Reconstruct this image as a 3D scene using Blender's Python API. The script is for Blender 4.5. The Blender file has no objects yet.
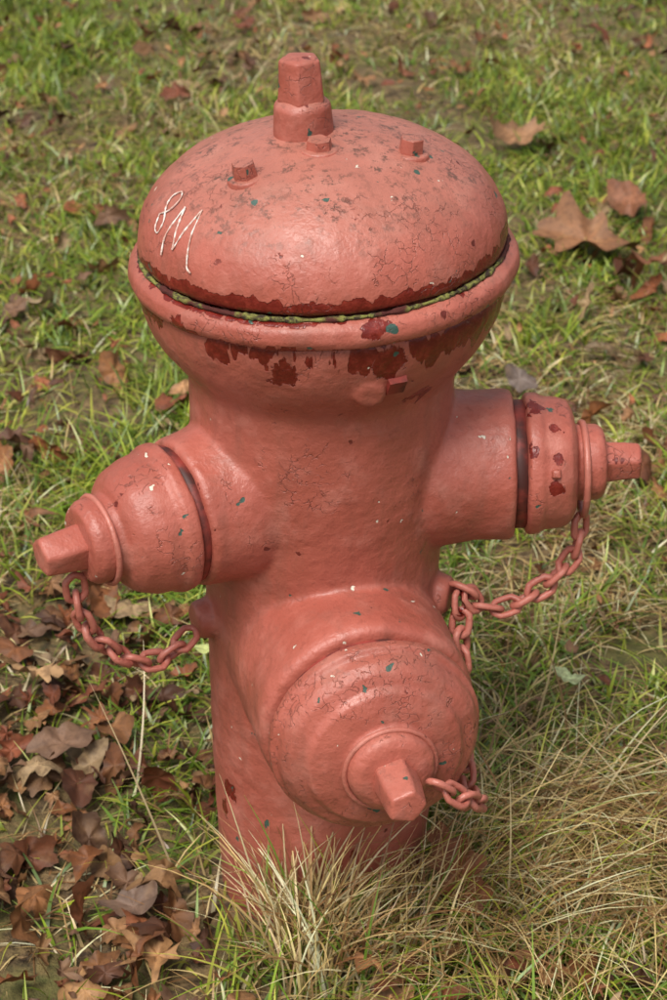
import bpy, bmesh, math, random
import numpy as np
from mathutils import Vector, Matrix, noise as mnoise
random.seed(7); rng=np.random.default_rng(11)
sc=bpy.context.scene
sc.view_settings.view_transform='Standard'; sc.view_settings.look='None'
sc.view_settings.exposure=0; sc.view_settings.gamma=1
R=math.radians

# ---------------------------------------------------------------- world / light
w=bpy.data.worlds.new("World"); sc.world=w; w.use_nodes=True
nt=w.node_tree
bg=nt.nodes['Background']
sky=nt.nodes.new('ShaderNodeTexSky'); sky.sky_type='NISHITA'; sky.sun_disc=False
SUN_EL=R(60); SUN_AZ=R(208)   # azimuth clockwise from +Y
sky.sun_elevation=SUN_EL; sky.sun_rotation=SUN_AZ
sky.dust_density=5.0; sky.air_density=1.0; sky.ozone_density=1.0
hs=nt.nodes.new('ShaderNodeHueSaturation'); hs.inputs['Saturation'].default_value=.25
nt.links.new(sky.outputs[0],hs.inputs['Color'])
nt.links.new(hs.outputs[0],bg.inputs[0]); bg.inputs[1].default_value=0.15
sl=bpy.data.lights.new("sun","SUN"); sl.energy=2.9; sl.angle=R(24); sl.color=(1.0,0.95,0.87)
so=bpy.data.objects.new("sun",sl); sc.collection.objects.link(so)
sd=Vector((math.sin(SUN_AZ)*math.cos(SUN_EL),math.cos(SUN_AZ)*math.cos(SUN_EL),math.sin(SUN_EL)))
so.rotation_euler=sd.to_track_quat('Z','Y').to_euler()
so.location=sd*6

# ---------------------------------------------------------------- camera
cam=bpy.data.cameras.new("camera"); co=bpy.data.objects.new("camera",cam); sc.collection.objects.link(co)
co.location=(0.011,-1.625,1.385); co.rotation_euler=(R(60),0,0)
cam.sensor_fit='VERTICAL'; cam.sensor_height=24; cam.lens=47.9; cam.clip_end=500
cam.dof.use_dof=True; cam.dof.focus_distance=1.72; cam.dof.aperture_fstop=8.0
sc.camera=co

# ---------------------------------------------------------------- node helpers
class NB:
    def __init__(s,name):
        s.m=bpy.data.materials.new(name); s.m.use_nodes=True; s.t=s.m.node_tree
        s.b=s.t.nodes['Principled BSDF']; s.out=s.t.nodes['Material Output']
        s.tc=s.t.nodes.new('ShaderNodeTexCoord')
    def n(s,t): return s.t.nodes.new(t)
    def l(s,a,b): s.t.links.new(a,b)
    def noise(s,scale,detail=4,rough=.55,vec=None,dist=0):
        n=s.n('ShaderNodeTexNoise'); n.inputs['Scale'].default_value=scale; n.inputs['Detail'].default_value=detail
        n.inputs['Roughness'].default_value=rough; n.inputs['Distortion'].default_value=dist
        s.l(vec or s.tc.outputs['Object'],n.inputs['Vector']); return n
    def vor(s,scale,feature='F1',vec=None):
        n=s.n('ShaderNodeTexVoronoi'); n.feature=feature; n.inputs['Scale'].default_value=scale
        s.l(vec or s.tc.outputs['Object'],n.inputs['Vector']); return n
    def ramp(s,x,a,b,va=0.0,vb=1.0):
        n=s.n('ShaderNodeMapRange'); n.interpolation_type='SMOOTHSTEP'
        n.inputs['From Min'].default_value=a; n.inputs['From Max'].default_value=b
        n.inputs['To Min'].default_value=va; n.inputs['To Max'].default_value=vb
        s.l(x,n.inputs['Value']); return n.outputs['Result']
    def math(s,op,a,b=None,clamp=False):
        n=s.n('ShaderNodeMath'); n.operation=op; n.use_clamp=clamp
        for i,v in enumerate((a,b)):
            if v is None: continue
            if isinstance(v,(int,float)): n.inputs[i].default_value=v
            else: s.l(v,n.inputs[i])
        return n.outputs[0]
    def mix(s,f,a,b,mode='MIX'):
        n=s.n('ShaderNodeMix'); n.data_type='RGBA'; n.blend_type=mode
        if isinstance(f,(int,float)): n.inputs[0].default_value=f
        else: s.l(f,n.inputs[0])
        for i,v in ((6,a),(7,b)):
            if isinstance(v,tuple): n.inputs[i].default_value=v+(1,) if len(v)==3 else v
            else: s.l(v,n.inputs[i])
        return n.outputs[2]
    def bump(s,h,strength,dist,normal=None):
        n=s.n('ShaderNodeBump'); n.inputs['Strength'].default_value=strength; n.inputs['Distance'].default_value=dist
        s.l(h,n.inputs['Height'])
        if normal: s.l(normal,n.inputs['Normal'])
        return n.outputs[0]

SALMON=(0.405,0.112,0.079); SALMON2=(0.325,0.082,0.056); PINK=(0.49,0.190,0.145)
DKRED=(0.13,0.012,0.008)
def paint(name,bands=(),dust=0.0,patch=0.70,crack=0.60,seed=0.0,chips=1.0,crk=.5,spots=(),green=()):
    k=NB(name)
    mp=k.n('ShaderNodeMapping'); mp.inputs['Location'].default_value=(seed,seed*1.7,seed*.3)
    k.l(k.tc.outputs['Object'],mp.inputs['Vector']); V=mp.outputs[0]
    nb=k.noise(9,3,.6,V); nf=k.noise(110,4,.72,V); nm=k.noise(28,4,.6,V)
    c=k.mix(k.ramp(nb.outputs[0],.35,.68),SALMON,SALMON2)
    c=k.mix(k.ramp(nm.outputs[0],.5,.75,0,.50),c,PINK)
    c=k.mix(k.ramp(nf.outputs[0],.54,.72,0,.45),c,(0.21,0.055,0.038))
    mg=k.n('ShaderNodeMapping'); mg.inputs['Scale'].default_value=(1,1,.16); k.l(V,mg.inputs['Vector'])
    ng=k.noise(38,3,.6,mg.outputs[0])
    c=k.mix(k.ramp(ng.outputs[0],.50,.70,0,.35),c,(0.22,0.080,0.056))
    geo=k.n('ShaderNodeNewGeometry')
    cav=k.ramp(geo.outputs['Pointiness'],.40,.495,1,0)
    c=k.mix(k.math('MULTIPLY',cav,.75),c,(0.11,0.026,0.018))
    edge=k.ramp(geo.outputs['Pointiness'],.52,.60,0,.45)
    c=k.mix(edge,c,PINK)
    sep=k.n('ShaderNodeSeparateXYZ'); k.l(k.tc.outputs['Object'],sep.inputs[0])
    sn=k.n('ShaderNodeSeparateXYZ'); k.l(geo.outputs['Normal'],sn.inputs[0])
    if dust>0:
        up=k.ramp(sn.outputs['Z'],.40,.98)
        nd=k.noise(95,6,.85,V)
        d=k.math('MULTIPLY',up,k.ramp(nd.outputs[0],.51,.59))
        d=k.math('MULTIPLY',d,k.ramp(nm.outputs[0],.36,.60,.15,1))
        c=k.mix(k.math('MULTIPLY',up,.35*dust),c,(0.38,0.20,0.15))
        c=k.mix(k.math('MULTIPLY',d,dust),c,(0.10,0.048,0.034))
    np1=k.noise(17,4,.62,V,.6)
    red=k.ramp(np1.outputs[0],patch,patch+.012)
    mr=k.n('ShaderNodeMapping'); mr.inputs['Scale'].default_value=(1,1,.24); k.l(V,mr.inputs['Vector'])
    nr=k.noise(62,3,.55,mr.outputs[0],.3)
    for (zc,hw,st) in bands:
        dz=k.math('ABSOLUTE',k.math('SUBTRACT',sep.outputs['Z'],zc))
        bm_=k.ramp(dz,0,hw,1,0)
        v=k.math('ADD',nr.outputs[0],k.math('MULTIPLY',bm_,st))
        v=k.math('ADD',v,k.math('MULTIPLY',k.math('SUBTRACT',nb.outputs[0],.5),1.0))
        red=k.math('MAXIMUM',red,k.math('MULTIPLY',k.ramp(v,.70,.72),k.ramp(bm_,0,.06)))
    wv=k.n('ShaderNodeVectorMath'); wv.operation='MULTIPLY_ADD'
    k.l(nm.outputs['Color'],wv.inputs[0]); wv.inputs[1].default_value=(.035,.035,.035); k.l(V,wv.inputs[2])
    def spot(p,r,sz=1.0):
        vm=k.n('ShaderNodeVectorMath'); vm.operation='SUBTRACT'; k.l(k.tc.outputs['Object'],vm.inputs[0]); vm.inputs[1].default_value=p
        v2=k.n('ShaderNodeVectorMath'); v2.operation='MULTIPLY'; k.l(vm.outputs[0],v2.inputs[0]); v2.inputs[1].default_value=(1,1,sz)
        v3=k.n('ShaderNodeVectorMath'); v3.operation='LENGTH'; k.l(v2.outputs[0],v3.inputs[0])
        q=k.math('ADD',k.math('DIVIDE',v3.outputs['Value'],r),k.math('MULTIPLY',k.math('SUBTRACT',nr.outputs[0],.5),2.6))
        q=k.math('ADD',q,k.math('MULTIPLY',k.math('SUBTRACT',nf.outputs[0],.5),1.6))
        return k.ramp(q,.92,1.0,1,0)
    for (p,r,sz) in spots: red=k.math('MAXIMUM',red,spot(p,r,sz))
    c=k.mix(red,c,k.mix(k.ramp(nf.outputs[0],.4,.7),DKRED,(0.22,0.028,0.018)))
    for (p,r,sz) in green: c=k.mix(spot(p,r,sz),c,(0.040,0.085,0.068))
    vc=k.vor(95,'DISTANCE_TO_EDGE',wv.outputs[0])
    cr=k.math('MULTIPLY',k.ramp(vc.outputs['Distance'],.010,.05,1,0),k.ramp(np1.outputs[0],crack-.02,crack+.05))
    cr=k.math('MULTIPLY',cr,k.ramp(nf.outputs[0],.42,.56))
    c=k.mix(k.math('MULTIPLY',cr,crk),c,(0.12,0.035,0.024))
    v1=k.vor(95,'F1',wv.outputs[0]); s1=k.n('ShaderNodeSeparateColor'); k.l(v1.outputs['Color'],s1.inputs[0])
    dd=k.math('ADD',v1.outputs['Distance'],k.math('MULTIPLY',nf.outputs[0],.7))
    m1=k.math('MULTIPLY',k.ramp(dd,.46,.50,1,0),k.ramp(s1.outputs[0],.965-.016*chips,.967-.016*chips))
    c=k.mix(m1,c,(0.62,0.55,0.45))
    m2=k.math('MULTIPLY',k.ramp(dd,.58,.62,1,0),k.ramp(s1.outputs[1],.985-.012*chips,.987-.012*chips))
    c=k.mix(m2,c,(0.045,0.085,0.065))
    m3=k.math('MULTIPLY',k.ramp(dd,.64,.68,1,0),k.math('MULTIPLY',k.ramp(s1.outputs[2],.980-.02*chips,.982-.02*chips),k.ramp(np1.outputs[0],.51,.55)))
    c=k.mix(m3,c,(0.13,0.02,0.014))
    k.l(c,k.b.inputs['Base Color'])
    rg=k.ramp(nm.outputs[0],.3,.7,.34,.54)
    rr=k.n('ShaderNodeMix'); rr.data_type='FLOAT'; k.l(red,rr.inputs[0]); k.l(rg,rr.inputs[2]); rr.inputs[3].default_value=.24
    k.l(rr.outputs[0],k.b.inputs['Roughness'])
    k.b.inputs['Specular IOR Level'].default_value=.45
    h=k.math('ADD',k.math('MULTIPLY',nm.outputs[0],.8),k.math('MULTIPLY',nf.outputs[0],.30))
    h=k.math('SUBTRACT',h,k.math('MULTIPLY',cr,.20))
    h=k.math('SUBTRACT',h,k.math('MULTIPLY',red,.20))
    h=k.math('SUBTRACT',h,k.math('MULTIPLY',k.math('MAXIMUM',m1,k.math('MAXIMUM',m2,m3)),.15))
    k.l(k.bump(h,.85,.0040),k.b.inputs['Normal'])
    return k.m

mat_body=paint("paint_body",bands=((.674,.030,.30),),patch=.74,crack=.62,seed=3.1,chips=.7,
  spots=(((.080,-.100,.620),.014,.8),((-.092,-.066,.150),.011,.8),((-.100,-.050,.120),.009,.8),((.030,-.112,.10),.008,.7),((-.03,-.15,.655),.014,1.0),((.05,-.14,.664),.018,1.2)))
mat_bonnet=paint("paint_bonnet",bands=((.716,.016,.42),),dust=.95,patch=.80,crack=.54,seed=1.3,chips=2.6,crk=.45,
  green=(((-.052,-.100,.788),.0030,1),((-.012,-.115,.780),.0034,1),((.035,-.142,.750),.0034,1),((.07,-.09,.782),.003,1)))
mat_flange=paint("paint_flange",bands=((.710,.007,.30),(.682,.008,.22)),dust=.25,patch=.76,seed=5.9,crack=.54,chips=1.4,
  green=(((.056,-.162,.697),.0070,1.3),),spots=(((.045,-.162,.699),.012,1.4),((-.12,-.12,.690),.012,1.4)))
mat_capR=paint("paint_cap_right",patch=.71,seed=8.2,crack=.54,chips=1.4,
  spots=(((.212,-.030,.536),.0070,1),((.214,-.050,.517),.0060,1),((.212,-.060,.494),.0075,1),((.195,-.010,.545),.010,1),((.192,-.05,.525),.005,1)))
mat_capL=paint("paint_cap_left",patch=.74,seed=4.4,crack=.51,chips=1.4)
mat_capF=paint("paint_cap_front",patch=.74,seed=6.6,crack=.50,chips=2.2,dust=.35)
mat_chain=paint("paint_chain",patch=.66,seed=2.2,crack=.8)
k=NB("bare_paint_slot_shade"); n=k.noise(40,4); k.l(k.mix(k.ramp(n.outputs[0],.35,.65),(0.05,0.010,0.007),(0.26,0.035,0.024)),k.b.inputs['Base Color']); k.b.inputs['Roughness'].default_value=.6
mat_dark=k.m  # dark red paint on the threads; painted-in shade on the slot block
k=NB("moss"); n=k.noise(160,5,.7); n2=k.noise(22,3)
c=k.mix(k.ramp(n.outputs[0],.38,.58),(0.035,0.02,0.012),(0.22,0.22,0.05)); c=k.mix(k.ramp(n2.outputs[0],.48,.56),c,(0.07,0.012,0.008))
k.l(c,k.b.inputs['Base Color']); k.b.inputs['Roughness'].default_value=.9; k.l(k.bump(n.outputs[0],1,.003),k.b.inputs['Normal']); mat_moss=k.m
k=NB("white_marker"); n=k.noise(220,3); k.l(k.mix(k.ramp(n.outputs[0],.4,.6),(.72,.67,.62),(.50,.30,.24)),k.b.inputs['Base Color']); k.b.inputs['Roughness'].default_value=.7; mat_white=k.m

# ---------------------------------------------------------------- hydrant
hyd=bpy.data.objects.new("fire_hydrant",None); hyd.empty_display_size=.3; sc.collection.objects.link(hyd)
def add(name,me,mat,smooth=True,parent=hyd):
    o=bpy.data.objects.new(name,me); sc.collection.objects.link(o); me.materials.append(mat)
    if smooth:
        me.polygons.foreach_set('use_smooth',[True]*len(me.polygons))
    if parent: o.parent=parent
    return o
def fillet(pts,rad,seg=4):
    out=[]
    n=len(pts)
    for i,p in enumerate(pts):
        if i in (0,n-1): out.append(p); continue
        a=Vector(pts[i-1]); b=Vector(p); c=Vector(pts[i+1])
        d1=(a-b); d2=(c-b); r=min(rad,d1.length*.45,d2.length*.45)
        if d1.length<1e-6 or d2.length<1e-6: out.append(p); continue
        p1=b+d1.normalized()*r; p2=b+d2.normalized()*r
        for j in range(seg+1):
            t=j/seg; q=p1*(1-t)**2+b*2*t*(1-t)+p2*t*t
            out.append((q.x,q.y))
    return out
def lathe(bm,prof,M=Matrix(),seg=96):
    rings=[]
    for (r,z) in prof:
        if r<1e-6: rings.append([bm.verts.new(M@Vector((0,0,z)))])
        else: rings.append([bm.verts.new(M@Vector((r*math.cos(2*math.pi*i/seg),r*math.sin(2*math.pi*i/seg),z))) for i in range(seg)])
    for a,b in zip(rings,rings[1:]):
        for i in range(seg):
            j=(i+1)%seg
            if len(a)==1 and len(b)==1: continue
            if len(a)==1: bm.faces.new((a[0],b[j],b[i]))
            elif len(b)==1: bm.faces.new((a[i],a[j],b[0]))
            else: bm.faces.new((a[i],a[j],b[j],b[i]))
def bm2me(bm,name):
    bmesh.ops.recalc_face_normals(bm,faces=bm.faces)
    me=bpy.data.meshes.new(name); bm.to_mesh(me); bm.free(); return me
def axisM(origin,d):
    d=Vector(d).normalized(); q=d.to_track_quat('Z','Y')
    return Matrix.Translation(Vector(origin))@q.to_matrix().to_4x4()
def smooth_curve(pts,n=6):
    out=[]
    P=[Vector(p) for p in pts]; P=[P[0]*2-P[1]]+P+[P[-1]*2-P[-2]]
    for i in range(1,len(P)-2):
        for j in range(n):
            t=j/n; a,b,c,d=P[i-1:i+3]
            out.append(0.5*((2*b)+(-a+c)*t+(2*a-5*b+4*c-d)*t*t+(-a+3*b-3*c+d)*t**3))
    out.append(P[-2]); return out

aL=R(31); aF=R(14); ZO=.481; ZF=.318
dirL=Vector((-math.cos(aL),-math.sin(aL),-math.tan(R(1.5))))
dirR=Vector((1,0.0,math.tan(R(1.5))))
dirF=Vector((math.sin(aF),-math.cos(aF),0))
OL=(0,0,ZO); OF=(0,0,ZF)

bm=bmesh.new()
prof=[(0,-.08),(.105,-.08),(.1075,.04),(.1105,.16),(.1115,.36),(.1155,.43),(.120,.50),(.1205,.580),(.1235,.596),(.133,.610),(.1455,.626),(.1545,.644),(.1605,.662),(.1625,.678),(.155,.690),(0,.690)]
prof=[prof[0],prof[1]]+[tuple(v)[:2] for v in smooth_curve([(a,b,0) for a,b in prof[1:-1]],4)]+[prof[-1]]
lathe(bm,prof)
def nozz(s_end,r,root):
    return fillet([(0,.02),(root,.02),(root,.100),(r+.002,.125),(r,.140),(r,s_end-.004),(r-.003,s_end),(0,s_end)],.008)
lathe(bm,nozz(.150,.070,.077),axisM(OL,dirL))
lathe(bm,nozz(.177,.070,.077),axisM(OL,dirR))
lathe(bm,fillet([(0,.02),(.102,.02),(.102,.100),(.1005,.118),(.1005,.170),(.096,.180),(0,.180)],.006),axisM(OF,dirF))
for o,d in (((-.100,-.03,.338),(-1,-.45,-.05)),((.100,-.025,.362),(1,-.35,.0))):
    lathe(bm,fillet([(0,-.01),(.021,-.01),(.019,.018),(.017,.024),(0,.024)],.004),axisM(o,d),32)
lathe(bm,fillet([(0,-.02),(.0150,-.02),(.0135,.013),(0,.013)],.003),axisM((.040,-.136,.634),(.12,-1,-.25)),32)
me=bm2me(bm,"body"); body=add("body",me,mat_body)
m=body.modifiers.new("rm","REMESH"); m.mode='VOXEL'; m.voxel_size=.0026; m.use_smooth_shade=True
m=body.modifiers.new("sm","SMOOTH"); m.iterations=8; m.factor=.6
tx=bpy.data.textures.new("lump","CLOUDS"); tx.noise_scale=.035; tx.noise_depth=3
def disp(o,s,tex=tx):
    m=o.modifiers.new("d","DISPLACE"); m.texture=tex; m.strength=s; m.mid_level=.5; m.texture_coords='LOCAL'
disp(body,.0032)

T=Matrix.Translation((.002,0,.70))@Matrix.Rotation(R(-2.2),4,'Y')@Matrix.Rotation(R(0.5),4,'X')@Matrix.Translation((0,0,-.70))
bm=bmesh.new()
p=fillet([(.09,.670),(.154,.672),(.1615,.681),(.1690,.6845),(.1718,.6915),(.1700,.7005),(.163,.7065),(.152,.7065),(.09,.7065)],.003)
lathe(bm,p,Matrix(),160)
o=add("flange_ring",bm2me(bm,"flange_ring"),mat_flange); o.matrix_world=T; disp(o,.0036)
DH=.094; DZ=.7165; DR=.1612; DE=.95
bm=bmesh.new()
dp=[(.10,.7100),(.156,.7100),(.1605,.7125),(.1612,.7165)]
for i in range(1,31):
    a=i/30*math.pi/2
    dp.append((DR*math.cos(a)**DE if i<30 else 0.0,DZ+DH*math.sin(a)**DE))
lathe(bm,dp,Matrix(),160)
bon=add("bonnet",bm2me(bm,"bonnet"),mat_bonnet); bon.matrix_world=T; disp(bon,.0032)
me_t=bmesh.new()
segs=300; ms=8
vs=[]
for i in range(segs):
    a=2*math.pi*i/segs; rr=.0024+.0020*mnoise.noise(Vector((math.cos(a)*9,math.sin(a)*9,0)))+.0014*mnoise.noise(Vector((math.cos(a)*50,math.sin(a)*50,2)))
    vs.append([me_t.verts.new(((.1602+rr*math.cos(b))*math.cos(a),(.1602+rr*math.cos(b))*math.sin(a),.7082+rr*.9*math.sin(b))) for b in [2*math.pi*j/ms for j in range(ms)]])
for i in range(segs):
    A=vs[i];B=vs[(i+1)%segs]
    for j in range(ms): me_t.faces.new((A[j],B[j],B[(j+1)%ms],A[(j+1)%ms]))
o=add("seam_moss",bm2me(me_t,"seam_moss"),mat_moss); o.matrix_world=T

def dome_z(r):
    c=min((r/DR)**(1/DE),1); a=math.acos(c); return DZ+DH*math.sin(a)**DE
def dome_n(x,y):
    r=math.hypot(x,y); dz=(dome_z(r+.001)-dome_z(max(r-.001,0)))/.002
    return Vector((-dz*x/max(r,1e-5),-dz*y/max(r,1e-5),1)).normalized()
def prism(bm,n,r0,r1,z0,z1,M,rot=0.0,crown=0.0):
    a=[bm.verts.new(M@Vector((r0*math.cos(2*math.pi*i/n+rot),r0*math.sin(2*math.pi*i/n+rot),z0))) for i in range(n)]
    b=[bm.verts.new(M@Vector((r1*math.cos(2*math.pi*i/n+rot),r1*math.sin(2*math.pi*i/n+rot),z1))) for i in range(n)]
    bm.faces.new(a); bm.faces.new(b)
    for i in range(n): bm.faces.new((a[i],a[(i+1)%n],b[(i+1)%n],b[i]))
def bev(o,w,s=3):
    m=o.modifiers.new("b","BEVEL"); m.width=w; m.segments=s; m.limit_method='ANGLE'; m.angle_limit=R(25)
    m=o.modifiers.new("sub","SUBSURF"); m.levels=2; m.render_levels=2
    disp(o,.0036)
bm=bmesh.new(); Mn=Matrix.Translation((-.0125,0,0))
lathe(bm,fillet([(0,.785),(.0270,.785),(.0255,.808),(.0245,.834),(.0190,.839),(0,.839)],.003),Mn,48)
o=add("operating_nut_base",bm2me(bm,"nb"),mat_bonnet); o.matrix_world=T; disp(o,.004)
bm=bmesh.new(); prism(bm,5,.0225,.0190,.836,.874,Mn,R(48))
o=add("operating_nut",bm2me(bm,"on"),mat_flange); o.matrix_world=T; bev(o,.0036)
bolts=bmesh.new()
for (x,y,r,h) in ((.0770,-.030,.0110,.014),(-.0600,-.066,.0110,.014),(.0015,-.038,.0120,.009)):
    n=dome_n(x,y); nn=(n+Vector((0,0,1.2))).normalized()
    M=axisM((x,y,dome_z(math.hypot(x,y))-.001),nn)
    lathe(bolts,fillet([(0,-.006),(r*1.6,-.006),(r*1.35,.0014),(0,.0014)],.002),M,28)
    prism(bolts,6,r,r*.90,.0005,h,M,R(17+x*900))
o=add("bonnet_bolts",bm2me(bolts,"bolts"),mat_bonnet); o.matrix_world=T; bev(o,.0028,2)
def on_dome(az,el,lift=.0009):
    a=R(el); r=DR*math.cos(a)**DE; z=DZ+DH*math.sin(a)**DE
    x=-math.sin(R(az))*r; y=-math.cos(R(az))*r
    n=dome_n(x,y) if el>8 else Vector((x,y,0)).normalized()
    return Vector((x,y,z))+n*lift
# hand-scratched "8M"-like tag
strokes=[[(68,27),(66,21),(63,20),(63,26),(67,31),(69,36),(66,40),(63,37),(64,31),(68,27)],
 [(57,12),(58,22),(57,36)],[(57,36),(54,26),(52,17)],[(52,17),(50,27),(48,38)],[(48,38),(46,25),(44,13),(42,10)]]
cu=bpy.data.curves.new("scribble","CURVE"); cu.dimensions='3D'; cu.bevel_depth=.0009; cu.bevel_resolution=1
for s in strokes:
    pts=smooth_curve([on_dome(a,e) for a,e in s],5)
    sp=cu.splines.new('POLY'); sp.points.add(len(pts)-1)
    for q,pt in zip(sp.points,pts):
        q.co=(*pt,1); q.radius=.5+.7*random.random()
o=bpy.data.objects.new("chalk_scribble",cu); sc.collection.objects.link(o); cu.materials.append(mat_white); o.parent=hyd; o.matrix_world=T

def cap(name,O,d,s0,prof,mat,neck=None,nut=(.0195,.0165,.036),nrot=0,seg=96,fr=.0030):
    M=axisM(O,d)
    bm=bmesh.new(); lathe(bm,fillet([(r,s0+z) for r,z in prof],fr,3),M,seg)
    o=add(name,bm2me(bm,name),mat); disp(o,.0032)
    s1=s0+prof[-1][1]
    bm=bmesh.new(); prism(bm,5,nut[0],nut[1],s1-.006,s1+nut[2],M,nrot)
    o=add(name+"_nut",bm2me(bm,name+"_nut"),mat); bev(o,.0042)
    if neck:
        bm=bmesh.new(); lathe(bm,[(0,neck[1]),(neck[0],neck[1]),(neck[0],neck[2]),(0,neck[2])],M,64)
        add(name+"_threads",bm2me(bm,name+"_th"),mat_dark)
cap("hose_cap_right",OL,dirR,.187,[(0,0),(.060,0),(.0655,.003),(.0655,.013),(.0620,.018),(.0610,.032),(.0580,.041),(.050,.046),(.036,.048),(.0355,.069),(.031,.075),(0,.075)],mat_capR,neck=(.060,.170,.190),nut=(.0220,.0185,.034),nrot=R(10))
cap("hose_cap_left",OL,dirL,.157,[(0,0),(.064,0),(.0690,.003),(.0690,.013),(.0645,.018),(.0630,.032),(.0560,.050),(.0480,.058),(.040,.061),(.0385,.066),(.0385,.082),(.033,.090),(0,.092)],mat_capL,neck=(.064,.145,.160),nut=(.0240,.0190,.036),nrot=R(20))
cap("pumper_cap",OF,dirF,.189,[(0,0),(.090,0),(.0965,.004),(.0965,.014),(.0915,.0175),(.0900,.027),(.0835,.036),(.073,.041),(.0690,.0475),(.055,.052),(.0425,.0535),(.0395,.056),(.0385,.066),(.0365,.070),(.030,.074),(0,.076)],mat_capF,neck=(.088,.165,.192),nut=(.0230,.0185,.042),nrot=R(0),seg=128,fr=.0024)
bm=bmesh.new()
M=axisM(OL,dirR)
for a in (40,160,280):
    prism(bm,4,.007,.005,0,.006,M@Matrix.Rotation(R(a),4,'Z')@Matrix.Translation((.0605,0,.212))@Matrix.Rotation(R(90),4,'Y'),R(45))
o=add("hose_cap_right_lugs",bm2me(bm,"lugs"),mat_capR); bev(o,.0015,2)
bm=bmesh.new(); prism(bm,4,.0125,.011,0,.007,axisM((.0615,-.1365,.6395),(.42,-1,-.62)),R(45))
add("flange_slot_dark_block",bm2me(bm,"slot"),mat_dark,False)  # solid dark block; its colour stands in for the slot's shaded hollow

def link(bm,M,L=.0135,W=.0085,wr=.0034,n=20,m=8):
    rings=[]
    L*=random.uniform(.95,1.06); W*=random.uniform(.92,1.08)
    for i in range(n):
        a=2*math.pi*i/n
        x=W*math.sin(a); y=L*math.cos(a)
        if abs(math.cos(a))<.8: x=math.copysign(W,x)*(1-.10*abs(math.cos(a)))
        c=Vector((x,y,0)); nrm=Vector((math.sin(a),math.cos(a)*.8,0)).normalized()
        rings.append([bm.verts.new(M@(c+nrm*wr*math.cos(b)+Vector((0,0,wr*math.sin(b))))) for b in [2*math.pi*j/m for j in range(m)]])
    for i in range(n):
        A=rings[i];B=rings[(i+1)%n]
        for j in range(m): bm.faces.new((A[j],A[(j+1)%m],B[(j+1)%m],B[j]))
def chain(name,pts,pitch=.0190):
    P=smooth_curve(pts,14); bm=bmesh.new()
    out=[P[0]]; acc=0
    for a,b in zip(P,P[1:]):
        seg=(b-a).length; t=0
        while acc+seg-t>=pitch:
            t+=pitch-acc; acc=0; out.append(a+(b-a)*(t/seg))
        acc+=seg-t
    for i,(a,b) in enumerate(zip(out,out[1:])):
        d=(b-a).normalized(); c=(a+b)/2
        q=d.to_track_quat('Y','Z').to_matrix().to_4x4()
        roll=R(38 if i%2 else -52)+random.uniform(-.3,.3)
        M=Matrix.Translation(c)@q@Matrix.Rotation(roll,4,'Y')@Matrix.Rotation(random.uniform(-.15,.15),4,'Z')
        link(bm,M)
    o=add(name,bm2me(bm,name),mat_chain); disp(o,.0016); return o
chain("chain_left",[(-.218,-.132,.442),(-.216,-.130,.405),(-.204,-.125,.375),(-.180,-.112,.345),(-.157,-.10,.331),(-.130,-.085,.340),(-.120,-.066,.350)])
pr=Vector(OL)+dirR*.243
chain("chain_right",[pr+Vector((.000,-.012,-.052)),pr+Vector((-.002,-.015,-.085)),(.222,-.02,.375),(.185,-.03,.350),(.150,-.035,.350),(.133,-.036,.375),(.128,-.032,.368)])
chain("chain_pumper",[(.130,-.036,.365),(.132,-.05,.33),(.134,-.065,.290),(.134,-.09,.245),(.136,-.14,.215),(.140,-.185,.235),(.137,-.225,.268),(.126,-.250,.290),(.106,-.258,.308),(.090,-.262,.322)],.0185)
def ring(name,O,d,s,r,wr,off=Vector((0,0,0))):
    M=Matrix.Translation(off)@axisM(O,d)@Matrix.Translation((0,0,s)); bm=bmesh.new()
    n=48;m=8;rs=[]
    for i in range(n):
        a=2*math.pi*i/n; c=Vector((r*math.cos(a),r*math.sin(a),0)); nn=c.normalized()
        rs.append([bm.verts.new(M@(c+nn*wr*math.cos(b)+Vector((0,0,wr*math.sin(b))))) for b in [2*math.pi*j/m for j in range(m)]])
    for i in range(n):
        for j in range(m): bm.faces.new((rs[i][j],rs[i][(j+1)%m],rs[(i+1)%n][(j+1)%m],rs[(i+1)%n][j]))
    add(name,bm2me(bm,name),mat_chain)
ring("chain_ring_right",OL,dirR,.243,.0430,.0034,Vector((0,0,-.007)))
ring("chain_ring_left",OL,dirL,.228,.0400,.0028,Vector((0,0,-.001)))
ring("chain_ring_pumper",OF,dirF,.249,.0410,.0026,Vector((0,0,-.001)))

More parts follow.
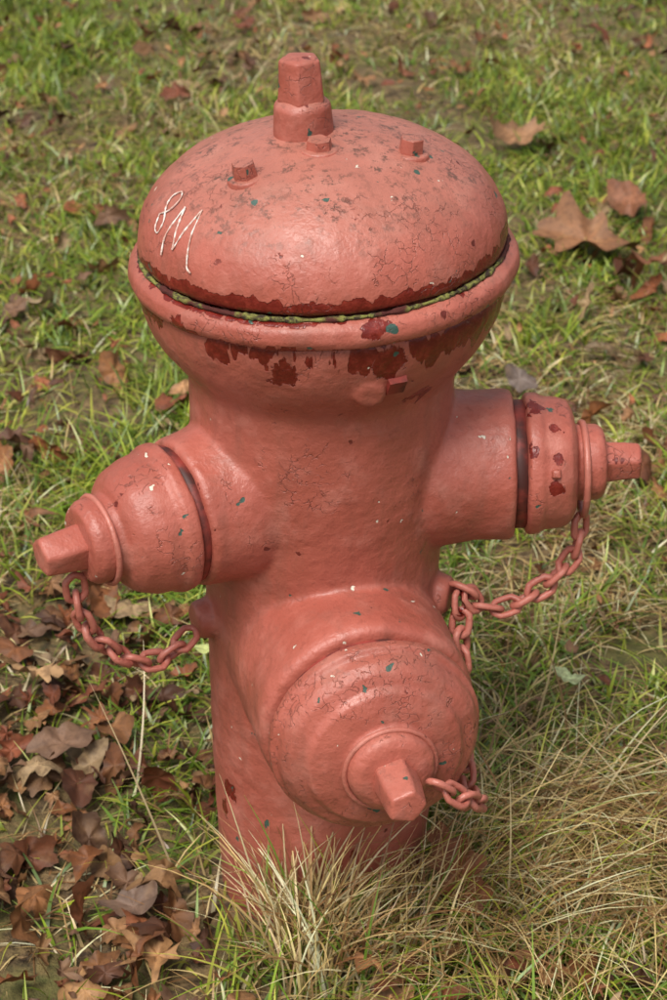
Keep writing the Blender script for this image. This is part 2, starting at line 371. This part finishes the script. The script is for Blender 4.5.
# ---------------------------------------------------------------- ground
perm=rng.random((256,256))
def vnoise(x,y,s):
    x=x*s+100.3; y=y*s+57.7
    xi=np.floor(x).astype(int); yi=np.floor(y).astype(int); fx=x-xi; fy=y-yi
    fx=fx*fx*(3-2*fx); fy=fy*fy*(3-2*fy)
    g=lambda a,b: perm[a%256,b%256]
    return (g(xi,yi)*(1-fx)+g(xi+1,yi)*fx)*(1-fy)+(g(xi,yi+1)*(1-fx)+g(xi+1,yi+1)*fx)*fy
def gh(x,y):
    x=np.asarray(x,float); y=np.asarray(y,float)
    r=np.hypot(x,y)
    return (vnoise(x,y,1.3)-.5)*.05*np.clip((r-.2)/.6,0,1)+(vnoise(x+9,y,7)-.5)*.014
def grid_ground():
    a=np.concatenate([np.linspace(-120,-6,30)[:-1],np.linspace(-6,-1.6,23)[:-1],np.linspace(-1.6,1.6,110)[:-1],np.linspace(1.6,6,30)[:-1],np.linspace(6,120,30)])
    b=np.concatenate([np.linspace(-120,-6,30)[:-1],np.linspace(-6,-1,23)[:-1],np.linspace(-1,4,170)[:-1],np.linspace(4,8,30)[:-1],np.linspace(8,120,30)])
    X,Y=np.meshgrid(a,b); Z=gh(X,Y)
    nx=len(a);ny=len(b)
    v=np.stack([X.ravel(),Y.ravel(),Z.ravel()],1)
    i=np.arange(nx-1);j=np.arange(ny-1); I,J=np.meshgrid(i,j); q=(J*nx+I).ravel()
    f=np.stack([q,q+1,q+nx+1,q+nx],1)
    return v,f
def mesh_np(name,v,f,col=None):
    me=bpy.data.meshes.new(name); me.vertices.add(len(v)); me.vertices.foreach_set('co',v.astype(np.float32).ravel())
    me.loops.add(f.size); me.loops.foreach_set('vertex_index',f.astype(np.int32).ravel())
    me.polygons.add(len(f)); me.polygons.foreach_set('loop_start',np.arange(0,f.size,f.shape[1],dtype=np.int32))
    me.update(calc_edges=True)
    if col is not None:
        at=me.color_attributes.new("Col",'FLOAT_COLOR','POINT')
        c4=np.ones((len(v),4),np.float32); c4[:,:3]=col; at.data.foreach_set('color',c4.ravel())
    return me
v,f=grid_ground()
k=NB("soil_and_thatch")
n1=k.noise(3,3,.6);n2=k.noise(60,5,.7);n3=k.noise(14,3)
c=k.mix(k.ramp(n2.outputs[0],.35,.65),(0.040,0.023,0.012),(0.20,0.13,0.055))
c=k.mix(k.ramp(n3.outputs[0],.46,.62,0,.55),c,(0.10,0.115,0.022))
c=k.mix(k.ramp(n1.outputs[0],.45,.7,0,.4),c,(0.16,0.11,0.045))
k.l(c,k.b.inputs['Base Color']); k.b.inputs['Roughness'].default_value=.95
k.l(k.bump(n2.outputs[0],1,.01),k.b.inputs['Normal'])
add("ground",mesh_np("ground",v,f),k.m,parent=None)

def blade_mat(name,trans=.35):
    k=NB(name); at=k.n('ShaderNodeAttribute'); at.attribute_name='Col'
    c=at.outputs['Color']
    df=k.n('ShaderNodeBsdfDiffuse'); k.l(c,df.inputs['Color'])
    tr=k.n('ShaderNodeBsdfTranslucent'); k.l(c,tr.inputs['Color'])
    gl=k.n('ShaderNodeBsdfGlossy'); gl.inputs['Roughness'].default_value=.40; gl.inputs['Color'].default_value=(.9,.9,.85,1)
    mx=k.n('ShaderNodeMixShader'); mx.inputs[0].default_value=trans
    k.l(df.outputs[0],mx.inputs[1]); k.l(tr.outputs[0],mx.inputs[2])
    m2=k.n('ShaderNodeMixShader'); m2.inputs[0].default_value=.05
    k.l(mx.outputs[0],m2.inputs[1]); k.l(gl.outputs[0],m2.inputs[2]); k.l(m2.outputs[0],k.out.inputs['Surface'])
    return k.m
mat_grass=blade_mat("grass_blade",.28); 

def blades(x,y,L,W,lean,droop,col,segs=4,z0=0.0,head=None):
    n=len(x); head=rng.uniform(0,2*np.pi,n) if head is None else head
    hx=np.cos(head);hy=np.sin(head)
    tw=rng.uniform(-1.0,1.0,n)+head+np.pi/2
    sx=np.cos(tw);sy=np.sin(tw)
    z=gh(x,y)-.004+z0
    side=rng.normal(0,.14,n)
    V=np.zeros((n,segs+1,2,3),np.float32)
    for i in range(segs+1):
        t=i/segs
        ho=L*(lean*t+ .75*droop*t*t)
        ve=L*(t*np.sqrt(np.clip(1-lean**2,.05,1))-droop*.62*t**2.2)
        cx=x+hx*ho-hy*side*L*t*t; cy=y+hy*ho+hx*side*L*t*t; cz=z+np.maximum(ve,.003*t)
        ww=W*(1-t**1.8*.93)*.5
        for s_,sg in ((0,-1),(1,1)):
            V[:,i,s_,0]=cx+sx*ww*sg; V[:,i,s_,1]=cy+sy*ww*sg; V[:,i,s_,2]=cz
    base=(np.arange(n)*(segs+1)*2)[:,None]
    fs=[]
    for i in range(segs):
        fs.append(base+np.array([[2*i,2*i+1,2*i+3,2*i+2]]))
    F=np.stack(fs,1).reshape(-1,4)
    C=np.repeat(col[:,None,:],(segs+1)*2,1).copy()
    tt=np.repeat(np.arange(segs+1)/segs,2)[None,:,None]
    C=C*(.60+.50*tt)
    return V.reshape(-1,3),F,C.reshape(-1,3)
greens=np.array([[.22,.32,.022],[.31,.38,.032],[.13,.23,.020],[.44,.45,.065],[.17,.27,.030]])
tans=np.array([[.66,.50,.22],[.52,.37,.15],[.80,.66,.38],[.36,.22,.09],[.26,.13,.05]])
def palette(n,x,y,dry):
    g=greens[rng.integers(0,len(greens),n)]; t=tans[rng.integers(0,len(tans),n)]
    isdry=rng.random(n)<dry
    c=np.where(isdry[:,None],t,g)
    return np.clip(c*rng.uniform(.55,1.2,(n,1)),0,.8),isdry
parts=[]
def emit(n,x0,x1,y0,y1,Ls,Ws,segs=4):
    x=rng.uniform(x0,x1,n); y=rng.uniform(y0,y1,n)
    ok=np.hypot(x,y)>.113
    dens=.40*vnoise(x,y,3.2)+.35*vnoise(x+5,y,9)+.25*vnoise(x,y+3,24)
    ll=np.exp(-(((x+.30)/.20)**2+((y-.12)/.30)**2))
    ok&=(rng.random(n)<np.clip((dens-.30)*3.6,.08,1)*(1-.65*ll))
    x=x[ok];y=y[ok];n=len(x)
    dry=np.clip(.23+1.3*(vnoise(x+40,y,2.3)-.45)+.8*(vnoise(x,y+70,8)-.5),.05,.85)
    c,isd=palette(n,x,y,dry)
    shade=.7+.6*vnoise(x+77,y+13,12)[:,None]; c=np.clip(c*shade,0,.8)
    L=Ls*rng.uniform(.45,1.45,n)*(.65+.7*vnoise(x+30,y+10,5)); W=Ws*rng.uniform(.6,1.4,n)*np.where(isd,.8,1)
    lean=np.clip(np.where(isd,rng.normal(.80,.2,n),rng.normal(.55,.24,n)),0,.97)
    droop=np.clip(np.where(isd,rng.uniform(.3,1.0,n),rng.uniform(.1,.9,n)),0,1)
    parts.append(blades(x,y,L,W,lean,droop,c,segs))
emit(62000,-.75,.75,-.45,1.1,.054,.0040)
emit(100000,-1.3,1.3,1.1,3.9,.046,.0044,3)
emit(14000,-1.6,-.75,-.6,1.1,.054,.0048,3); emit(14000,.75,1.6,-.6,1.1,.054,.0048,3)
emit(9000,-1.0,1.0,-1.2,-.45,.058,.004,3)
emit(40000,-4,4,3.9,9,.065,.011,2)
def join(parts):
    vo=0;Vs=[];Fs=[];Cs=[]
    for v,f,c in parts:
        Vs.append(v);Fs.append(f+vo);Cs.append(c);vo+=len(v)
    return np.concatenate(Vs),np.concatenate(Fs),np.concatenate(Cs)
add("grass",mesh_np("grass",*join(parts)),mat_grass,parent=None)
parts=[]
def tuft(cx,cy,n,spread,L,W,dry,head0=None,hs=1.0,lean=(.55,.2)):
    x=cx+rng.normal(0,spread,n); y=cy+rng.normal(0,spread,n); ok=np.hypot(x,y)>.114; x=x[ok];y=y[ok];n=len(x)
    c,isd=palette(n,x,y,np.full(n,dry))
    c=np.clip(c*1.18,0,.82)
    head=None if head0 is None else rng.normal(head0,hs,n)
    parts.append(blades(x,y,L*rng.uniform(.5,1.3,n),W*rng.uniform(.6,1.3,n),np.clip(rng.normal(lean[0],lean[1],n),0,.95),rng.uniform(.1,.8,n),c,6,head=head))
tuft(-.012,-.150,330,.020,.185,.0028,.92,1.2,1.0,(.18,.16))
tuft(.01,-.165,200,.026,.150,.0028,.90,1.2,1.3,(.28,.2))
tuft(.07,-.145,200,.030,.150,.0028,.85,1.2,1.3,(.30,.2))
tuft(.12,-.10,160,.03,.13,.0026,.7,None,1,(.35,.2))
tuft(.17,-.07,380,.045,.170,.0028,.94,-1.0,1.0)
tuft(.27,.00,480,.055,.170,.0028,.97,-1.4,.9,(.7,.2))
tuft(.22,.10,420,.06,.160,.0028,.96,-1.0,1.2,(.75,.2))
tuft(.34,.06,420,.05,.16,.0028,.96,-1.8,.9,(.75,.2))
tuft(.40,-.03,260,.05,.16,.0028,.9,-1.8,.9,(.75,.2))
tuft(.10,-.20,240,.07,.11,.0034,.35)
tuft(.25,-.15,300,.07,.12,.0034,.35)
tuft(-.06,-.18,110,.04,.09,.0034,.3)
tuft(.13,.05,90,.03,.10,.0034,.3)
add("dry_grass_tufts",mesh_np("dry_grass_tufts",*join(parts)),mat_grass,parent=None)
parts=[]
def stalk(x,y,L,lean,head,W=.0026,dr=.1):
    a=lambda v: np.array([v],float)
    parts.append(blades(a(x),a(y),a(L),a(W),a(lean),a(dr),np.array([[.62,.50,.28]]),8,head=a(head)))
stalk(-.15,-.02,.24,.45,2.4); stalk(-.21,.12,.18,.6,1.3); stalk(.26,.02,.26,.55,.7); stalk(.08,-.16,.20,.2,.5)
stalk(.02,-.17,.19,.15,2.0); stalk(.18,-.12,.20,.3,1.2)
stalk(-.01,-.16,.20,.12,1.2);stalk(.05,-.15,.21,.2,2.6);stalk(.10,-.14,.19,.15,.9)
add("dry_stalks",mesh_np("dry_stalks",*join(parts)),mat_grass,parent=None)

# ---------------------------------------------------------------- fallen leaves
def leaf_outline(kind,n):
    th=np.linspace(0,2*np.pi,n,endpoint=False)
    if kind==0:
        r=np.zeros(n)
        for a,l,wd in ((90,1.0,.34),(38,.92,.32),(142,.92,.32),(-12,.66,.30),(192,.66,.30)):
            d=np.abs((th-R(a)+np.pi)%(2*np.pi)-np.pi); r=np.maximum(r,l*np.clip(1-d/wd,0,1)**.8)
        r=np.maximum(r,.42+.05*np.sin(th*9)); r=np.where(np.abs((th-R(270)+np.pi)%(2*np.pi)-np.pi)<.25,.15,r)
        x=r*np.cos(th);y=r*np.sin(th)
    elif kind==1:
        r=1+.22*np.cos(th*9+.3); x=.48*np.cos(th)*r; y=1.0*np.sin(th)*(1+.08*np.cos(th*9))
    elif kind==2:
        x=.55*np.cos(th)*(1-.25*np.sin(th)); y=np.sin(th)*(1.0)
        x*=1-.25*np.clip(y,0,1)**3
    else:
        x=.40*np.cos(th)*(1-.2*np.sin(th)); y=1.05*np.sin(th)
    return x,y
LV=[];LF=[];LC=[];lo=0
def leaf(px,py,size,kind,col,lift=.02,rotz=None,curl=None,tilt=.35,n=44,rs=(.0,.3,.58,.82,1.0)):
    global lo
    x,y=leaf_outline(kind,n); th=np.arctan2(y,x)
    wob=1+.08*np.sin(th*7+rng.uniform(0,6))+rng.normal(0,.03 if n>20 else .12,n); x=x*wob;y=y*wob
    P=[];C=[]
    c1=rng.normal(.35,1.0) if curl is None else curl; c2=rng.normal(.1,.9); tw=rng.normal(0,.8); ph=rng.uniform(0,6.28)
    for r_ in rs:
        X=x*r_;Y=y*r_
        Z=.55*c1*X*X*(1)+.4*c2*Y*Y+tw*X*Y*.5+.09*r_*np.sin(th*5+ph)+.14*np.abs(X)*np.sign(c1)+.06*np.sin(X*5+ph)*np.cos(Y*6)
        P.append(np.stack([X,Y,Z],1))
        b=1-.30*np.abs(np.sin(th*2.5+.2))*r_ ; 
        C.append(np.clip(np.array(col)[None,:]*(b*rng.uniform(.92,1.08,n))[:,None]*(1.12-.2*r_),0,1))
    P=np.concatenate(P)*size/2; C=np.concatenate(C)
    rz=rng.uniform(0,6.28) if rotz is None else rotz
    M=(Matrix.Rotation(rng.normal(0,tilt),3,'X')@Matrix.Rotation(rng.normal(0,tilt),3,'Y')@Matrix.Rotation(rz,3,'Z'))
    P=P@np.array(M).T
    g=float(gh(px,py))
    P[:,2]-=min(P[:,2].min()*.6,0); P+=np.array([px,py,g+lift])
    F=[]
    for i in range(len(rs)-1):
        for j in range(n):
            jj=(j+1)%n; F.append((lo+i*n+j,lo+i*n+jj,lo+(i+1)*n+jj,lo+(i+1)*n+j))
    LV.append(P);LF.append(np.array(F));LC.append(C); lo+=len(P)
browns=[(.22,.080,.028),(.28,.12,.045),(.14,.046,.020),(.36,.19,.08),(.10,.040,.020),(.24,.072,.034),(.32,.16,.07),(.17,.09,.05),(.34,.23,.12),(.30,.10,.04)]
def scatter(cnt,x0,x1,y0,y1,s0,s1,lift=.015,kinds=(0,1,2,3),**kw):
    for i in range(cnt):
        x=random.uniform(x0,x1);y=random.uniform(y0,y1)
        if math.hypot(x,y)<.15: continue
        c=random.choice(browns); k_=random.uniform(.6,1.15)
        leaf(x,y,random.uniform(s0,s1),random.choice(kinds),tuple(a*k_ for a in c),lift+random.uniform(-.010,.012),**kw)
for i in range(205):
    x=random.gauss(-.27,.11); y=random.gauss(.12,.22)
    if math.hypot(x,y)<.15 or x>-.11: continue
    c=random.choice(browns); k_=random.uniform(.45,1.0)
    leaf(x,y,random.uniform(.025,.072),random.choice((0,1,2,2,3)),tuple(a*k_ for a in c),random.uniform(.000,.026),tilt=.6)
scatter(44,-.28,.30,-.24,-.12,.03,.07)
scatter(80,-.7,.7,-.3,1.0,.025,.06,.012)
scatter(210,-1.2,1.2,.7,3.8,.025,.075,.010,tilt=.45)
FR=dict(n=12,rs=(0,.6,1),tilt=.5)
scatter(500,-.6,.6,-.3,1.2,.008,.024,.014,(2,3),**FR)
scatter(1300,-1.2,1.2,1.0,4.0,.010,.032,.014,(2,3),**FR)
scatter(40,-2,-.6,-.5,1.5,.03,.08); scatter(40,.6,2,-.5,1.5,.03,.08)
scatter(120,-3.5,3.5,3.6,8,.05,.11,.03)
for (cx,cy,sx_,sy_,n_) in ((-.55,1.0,.12,.25,26),(.50,1.6,.14,.22,28),(-.45,2.7,.25,.25,22),(.35,3.0,.3,.25,18),(-.38,.62,.08,.15,24),(.5,.9,.12,.15,14),(-.6,1.9,.15,.25,16)):
    for i in range(n_):
        c=random.choice(browns); k_=random.uniform(.5,1.05)
        leaf(random.gauss(cx,sx_),random.gauss(cy,sy_),random.uniform(.03,.08),random.choice((0,1,2,3)),tuple(a*k_ for a in c),random.uniform(.002,.020),tilt=.45)
leaf(.455,1.62,.19,1,(.26,.12,.055),.03,1.1,.9,.2); leaf(.53,1.43,.14,0,(.24,.09,.04),.03,.3,.9,.3)
leaf(.55,1.78,.10,2,(.25,.10,.05),.03); leaf(.37,2.15,.12,1,(.30,.16,.08),.03)
leaf(-.335,.28,.12,0,(.42,.25,.12),.035,.4,.6,.2); leaf(-.29,.16,.08,2,(.18,.10,.06),.04,1.9,.3,.2)
leaf(-.19,-.09,.06,2,(.16,.10,.07),.03,1.7,.8,.3); leaf(-.16,-.16,.10,0,(.36,.19,.08),.03,2.2,.5,.2)
leaf(.135,-.085,.10,1,(.24,.085,.035),.05,.4,.8,.5); leaf(.045,-.185,.08,0,(.34,.15,.06),.035,.9)
leaf(-.135,.34,.05,3,(.50,.55,.20),.045,1.4,.2,.1); leaf(.285,.27,.045,3,(.50,.58,.30),.045,.9,.2,.1)
leaf(-.46,1.35,.07,2,(.36,.26,.15),.02); leaf(-.21,1.0,.05,3,(.42,.22,.10),.04)
leaf(.29,1.05,.06,2,(.16,.12,.10),.04)
V=np.concatenate(LV);F=np.concatenate(LF);C=np.concatenate(LC)
k=NB("dead_leaf"); at=k.n('ShaderNodeAttribute'); at.attribute_name='Col'
n=k.noise(120,4,.65); n2=k.noise(35,3)
c=k.mix(k.ramp(n.outputs[0],.42,.7,0,.55),at.outputs['Color'],(0.05,0.022,0.012)); c=k.mix(k.ramp(n2.outputs[0],.5,.8,0,.25),c,(.42,.25,.12))
k.l(c,k.b.inputs['Base Color']); k.b.inputs['Roughness'].default_value=.6; k.b.inputs['Specular IOR Level'].default_value=.3; k.l(k.bump(n.outputs[0],.6,.002),k.b.inputs['Normal'])
add("fallen_leaves",mesh_np("fallen_leaves",V,F,C),k.m,parent=None)
